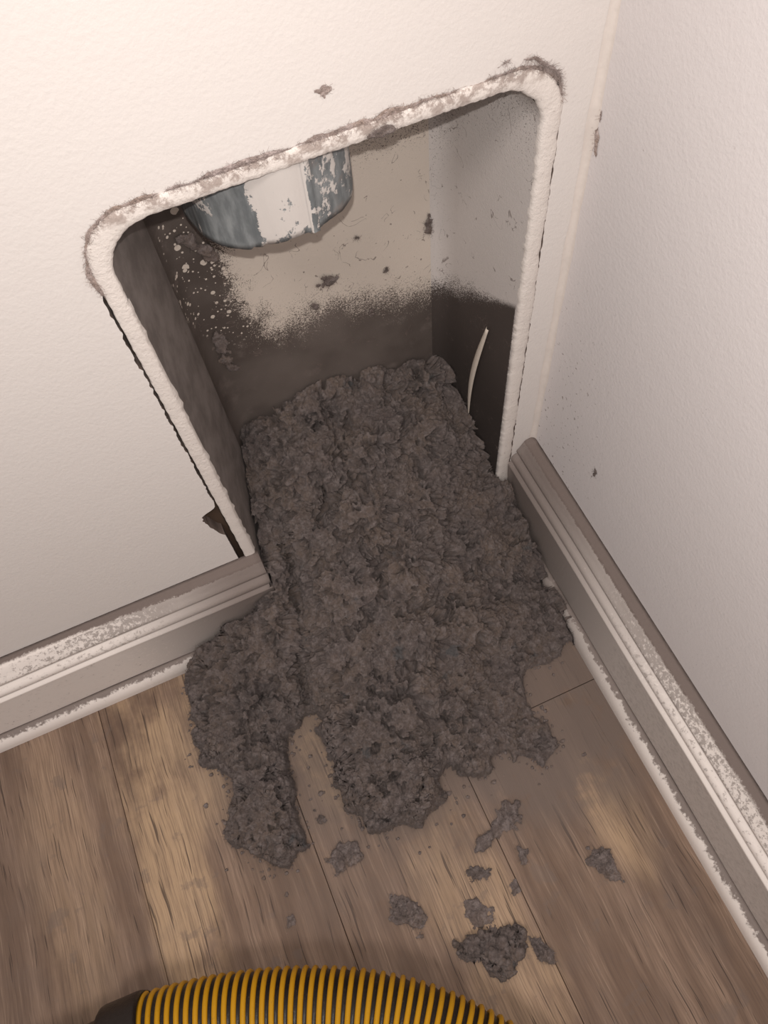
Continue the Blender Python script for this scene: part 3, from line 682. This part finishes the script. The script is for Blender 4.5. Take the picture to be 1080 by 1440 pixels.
clump('lint_clump', 'tiny lint tuft on bare wood in the gap between the mound lobes', [(-0.3348, -0.2146), (-0.3285, -0.2208), (-0.3265, -0.2286), (-0.3346, -0.227)], 0.0022, 112, fz=100)

M_dust = lint_material('edge_dust', 2.7)
# tufts clinging to upright surfaces
def disc(cx, cy, rx, ry, n=14, seed=1, j=0.3):
    r = np.random.default_rng(seed)
    return [(cx + rx * math.cos(a) * (1 + j * r.uniform(-1, 1)), cy + ry * math.sin(a) * (1 + j * r.uniform(-1, 1))) for a in np.linspace(0, 2 * math.pi, n, endpoint=False)]
BACKF = ((0, YB - 0.0010, 0), (1, 0, 0), (0, 0, 1), (0, -1, 0)); WALLF = ((0, -0.0001, 0), (1, 0, 0), (0, 0, 1), (0, -1, 0)); SIDEF = ((-0.0001, 0, 0), (0, -1, 0), (0, 0, 1), (-1, 0, 0))
for (x, z, rx, rz, h, s, lb) in (
        (-0.153, 0.312, 0.0072, 0.0052, 0.0035, 201, 'largest lint tuft stuck in the middle of the recess back sheet'),
        (-0.0615, 0.332, 0.0042, 0.0075, 0.0022, 202, 'upright lint tuft stuck near the right edge of the recess back sheet'),
        (-0.118, 0.257, 0.0030, 0.0038, 0.0018, 203, 'small lint speck low on the back sheet above the mound'),
        (-0.167, 0.290, 0.0024, 0.0032, 0.0016, 204, 'small lint speck just below the largest tuft on the back sheet'),
        (-0.123, 0.345, 0.0028, 0.0018, 0.0014, 205, 'tiny lint speck on the back sheet below the right edge of the pipe'),
        (-0.101, 0.300, 0.0022, 0.0020, 0.0014, 206, 'tiny lint speck on the back sheet right of the largest tuft')):
    clump('lint_tuft', lb, disc(x, z, rx, rz, seed=s), h, s, M_lint_light, BACKF, res=0.0004, fz=60 if rx < .004 else 160, amp=0.0008)
# string of lint hanging down the left back corner
clump('lint_string', 'drooping string of lint high in the left corner of the recess', [(-0.256, 0.398), (-0.249, 0.404), (-0.242, 0.398), (-0.236, 0.388), (-0.230, 0.376), (-0.228, 0.368), (-0.231, 0.367), (-0.236, 0.376), (-0.242, 0.386), (-0.249, 0.392)], 0.004, 211, M_lint_light, BACKF, res=0.0004, fz=300, amp=0.0012)
clump('lint_string', 'lumpy lint smear down the lower left corner of the recess', [(-0.258, 0.300), (-0.250, 0.304), (-0.243, 0.296), (-0.244, 0.284), (-0.248, 0.272), (-0.244, 0.255), (-0.250, 0.252), (-0.256, 0.268), (-0.253, 0.282)], 0.003, 212, M_lint_light, BACKF, res=0.0005, fz=300, amp=0.001)
clump('lint_speck', 'small star-shaped lint speck on the white wall above the recess', [(-0.1672, 0.5425), (-0.1650, 0.5420), (-0.1635, 0.5436), (-0.1625, 0.5418), (-0.1600, 0.5412), (-0.1625, 0.5395), (-0.1632, 0.5370), (-0.1648, 0.5388), (-0.1668, 0.5385), (-0.1655, 0.5402)], 0.0007, 221, M_dust, WALLF, res=0.00035, fz=40, amp=0.0004)
clump('lint_streak', 'vertical grey lint streak on the right wall beside the corner', [(0.0052, 0.487), (0.0066, 0.480), (0.0078, 0.472), (0.0070, 0.465), (0.0082, 0.456), (0.0092, 0.449), (0.0070, 0.452), (0.0058, 0.461), (0.0046, 0.467), (0.0054, 0.476)], 0.0008, 222, M_dust, SIDEF, res=0.00035, fz=60, amp=0.0004)
clump('lint_streak', 'curly lint streak on the right wall above the skirting', [(0.0915, 0.2000), (0.0935, 0.1990), (0.0940, 0.1950), (0.0925, 0.1900), (0.0905, 0.1860), (0.0890, 0.1865), (0.0910, 0.1905), (0.0922, 0.1950)], 0.0008, 223, M_lint_light, SIDEF, res=0.00035, fz=40, amp=0.0003)
clump('lint_tuft', 'greenish grey lint tuft caught on the top rim right of the pipe', [(p[0], p[1]) for p in disc(-0.134, 0.5105, 0.0060, 0.0026, seed=5)], 0.0028, 224, M_lint_light, ((0, -0.0030, 0), (1, 0, 0), (0, 0, 1), (0, -1, 0)), res=0.0004, fz=90, amp=0.0008)

# dust fringe along the top outer edge of the flange and on the skirtings' top edge (a part of each)
def fringe(parent, path, nrm, wid, h, seed, mat, cnt, name='dust_fringe'):
    r = np.random.default_rng(seed); P = []; N = []
    path = np.array(path); seg = np.linalg.norm(np.diff(path, axis=0), axis=1); L = np.r_[0, np.cumsum(seg)]
    s = np.linspace(0, L[-1], int(L[-1] / 0.0006)); c = np.stack([np.interp(s, L, path[:, k]) for k in range(3)], 1)
    t = np.gradient(c, axis=0); t /= np.linalg.norm(t, axis=1)[:, None]; n_ = np.array(nrm, float); b = np.cross(t, n_)
    w = wid * np.clip(0.5 + 0.9 * fbm(np.c_[s * 70, np.zeros(len(s)), np.zeros(len(s))], seed, 4), 0.0, 1.5)
    off = 0.0016 * fbm(np.c_[s * 120, np.ones(len(s)), np.zeros(len(s))], seed + 2, 4)
    V = []; K = 9
    for k in range(K):
        u = k / (K - 1) * 2 - 1; hh = h * np.clip(w / wid, 0, 1.2) * math.sqrt(max(0, 1 - u * u)) * (0.7 + 0.6 * vnoise(np.c_[s * 500, np.full(len(s), k * 0.9), np.zeros(len(s))], seed + 3))
        V.append(c + b * (off + w * u)[:, None] + n_ * (hh - 0.0002)[:, None])
    V = np.stack(V, 1).reshape(-1, 3)
    o = obj(name, fast_mesh(V, np.array(grid_faces(len(s), K))), mat, parent); o['kind'] = 'stuff'
    Nn = np.tile(n_, (len(V), 1)); keepv = np.repeat(w > wid * 0.15, K)
    f = obj('fringe_fibres', fibres(V[keepv], Nn[keepv], cnt, 0.0030, 0.00008, seed), mat, parent); f['kind'] = 'stuff'

po = pout[(pout[:, 1] > 0.47)]
fringe(vb, [(-0.3035, -0.0006, z) for z in (0.470, 0.485)] + [(p[0], -0.0006, p[1] + 0.0005) for p in pout if p[1] > 0.492 and p[0] < -0.03], (0, -1, 0), 0.0026, 0.0008, 301, M_dust, 3500)
fringe(vb, [(-0.068, -0.0006, 0.5235), (-0.058, -0.0006, 0.5245), (-0.046, -0.0006, 0.5215), (-0.036, -0.0006, 0.5140), (-0.030, -0.0006, 0.5070), (-0.026, -0.0006, 0.4900)], (0, -1, 0), 0.0018, 0.0010, 305, M_dust, 700)

# ================================================================ vacuum hose
AX = np.array([[-0.5360, -0.3335], [-0.525, -0.3343], [-0.5026, -0.3363], [-0.482, -0.3399], [-0.444, -0.3491], [-0.3905, -0.367], [-0.3526, -0.3842], [-0.3185, -0.4087], [-0.2952, -0.4308], [-0.2674, -0.4606], [-0.235, -0.505], [-0.21, -0.56], [-0.20, -0.64]])
AX[:, 1] += 0.0035
for _ in range(3):                                  # smooth the axis
    B2 = AX.copy(); B2[2:-1] = (AX[1:-2] + 2 * AX[2:-1] + AX[3:]) / 4; AX = B2
def spline(P, n):
    P = np.vstack([2 * P[0] - P[1], P, 2 * P[-1] - P[-2]]); out = []
    for i in range(1, len(P) - 2):
        for t in np.linspace(0, 1, n, endpoint=False):
            a, b, c, e = P[i - 1:i + 3]
            out.append(0.5 * (2 * b + (c - a) * t + (2 * a - 5 * b + 4 * c - e) * t * t + (3 * b - a - 3 * c + e) * t ** 3))
    return np.array(out)
SP = spline(AX, 30); sl = np.r_[0, np.cumsum(np.linalg.norm(np.diff(SP, axis=0), axis=1))]; LEN = sl[-1]
RH = 0.0385
def axis_at(s):
    x = np.interp(s, sl, SP[:, 0]); y = np.interp(s, sl, SP[:, 1]); e = 0.003
    tx = np.interp(s + e, sl, SP[:, 0]) - np.interp(s - e, sl, SP[:, 0]); ty = np.interp(s + e, sl, SP[:, 1]) - np.interp(s - e, sl, SP[:, 1])
    L = np.hypot(tx, ty); return x, y, tx / L, ty / L
vh = thing('vacuum_hose', 'ribbed yellow and black vacuum hose with black cuff lying across the floor in front', 'hose', (-0.40, -0.36, 0.0))
s = np.arange(0.016, LEN, 0.0012); x, y, tx, ty = axis_at(s); V = []
for i in range(len(s)):
    for j in range(49):
        a = 2 * math.pi * j / 48; r = RH - 0.0030 + 0.0006 * math.cos(2 * math.pi * s[i] / 0.0073)
        V.append((x[i] - ty[i] * r * math.cos(a), y[i] + tx[i] * r * math.cos(a), RH + 0.0002 + r * math.sin(a)))
obj('hose_wall', fast_mesh(V, np.array(grid_faces(len(s), 49))), M_hblack, vh)['label'] = 'dusty black hose wall between the ribs'
PITCH = 0.0073; turns = (LEN - 0.026) / PITCH; nn_ = int(turns * 56); s = 0.020 + np.arange(nn_) / 56 * PITCH; x, y, tx, ty = axis_at(s)
a = np.arange(nn_) / 56 * 2 * math.pi; rb = 0.00225; V = []
cr = RH - rb
ctr = np.stack([x - ty * cr * np.cos(a), y + tx * cr * np.cos(a), RH + 0.0002 + cr * np.sin(a)], 1)
rad = np.stack([-ty * np.cos(a), tx * np.cos(a), np.sin(a)], 1); tan = np.stack([tx, ty, 0 * tx], 1)
V = np.stack([ctr + rad * rb * math.cos(2 * math.pi * k / 8) + tan * rb * 1.0 * math.sin(2 * math.pi * k / 8) for k in range(9)], 1).reshape(-1, 3)
obj('spiral_rib', fast_mesh(V, np.array(grid_faces(nn_, 9, flip=True))), M_hyellow, vh)['label'] = 'yellow spiral rib'
# cuff: stepped black sleeve
dx, dy = -0.965, 0.06
L = math.hypot(dx, dy); dx /= L; dy /= L
cp = [(0.001, .0345), (0.001, .0372), (-0.0005, .0392), (.003, .0404), (.006, .0408), (.031, .0405), (.0335, .0400), (.0350, .0385), (.0358, .0345), (.0370, .0330), (.075, .0305), (.16, .0290), (.165, .0275), (.165, .024)]
o0x, o0y = axis_at(np.array([0.0225]))[:2]; o0x = float(o0x[0]); o0y = float(o0y[0]); V = []
zc = 0.0410
for (u, r) in cp:
    bx_, by_ = o0x + dx * u, o0y + dy * u
    for j in range(49):
        a_ = 2 * math.pi * j / 48; V.append((bx_ - dy * r * math.cos(a_), by_ + dx * r * math.cos(a_), zc + r * math.sin(a_)))
M_cuff = plain('black_cuff_plastic', (0.014, 0.009, 0.007, 1), 0.38, 0.45, 0.6, 260)
obj('cuff', mesh(V, grid_faces(len(cp), 49, flip=True)), M_cuff, vh)['label'] = 'stepped black plastic cuff'
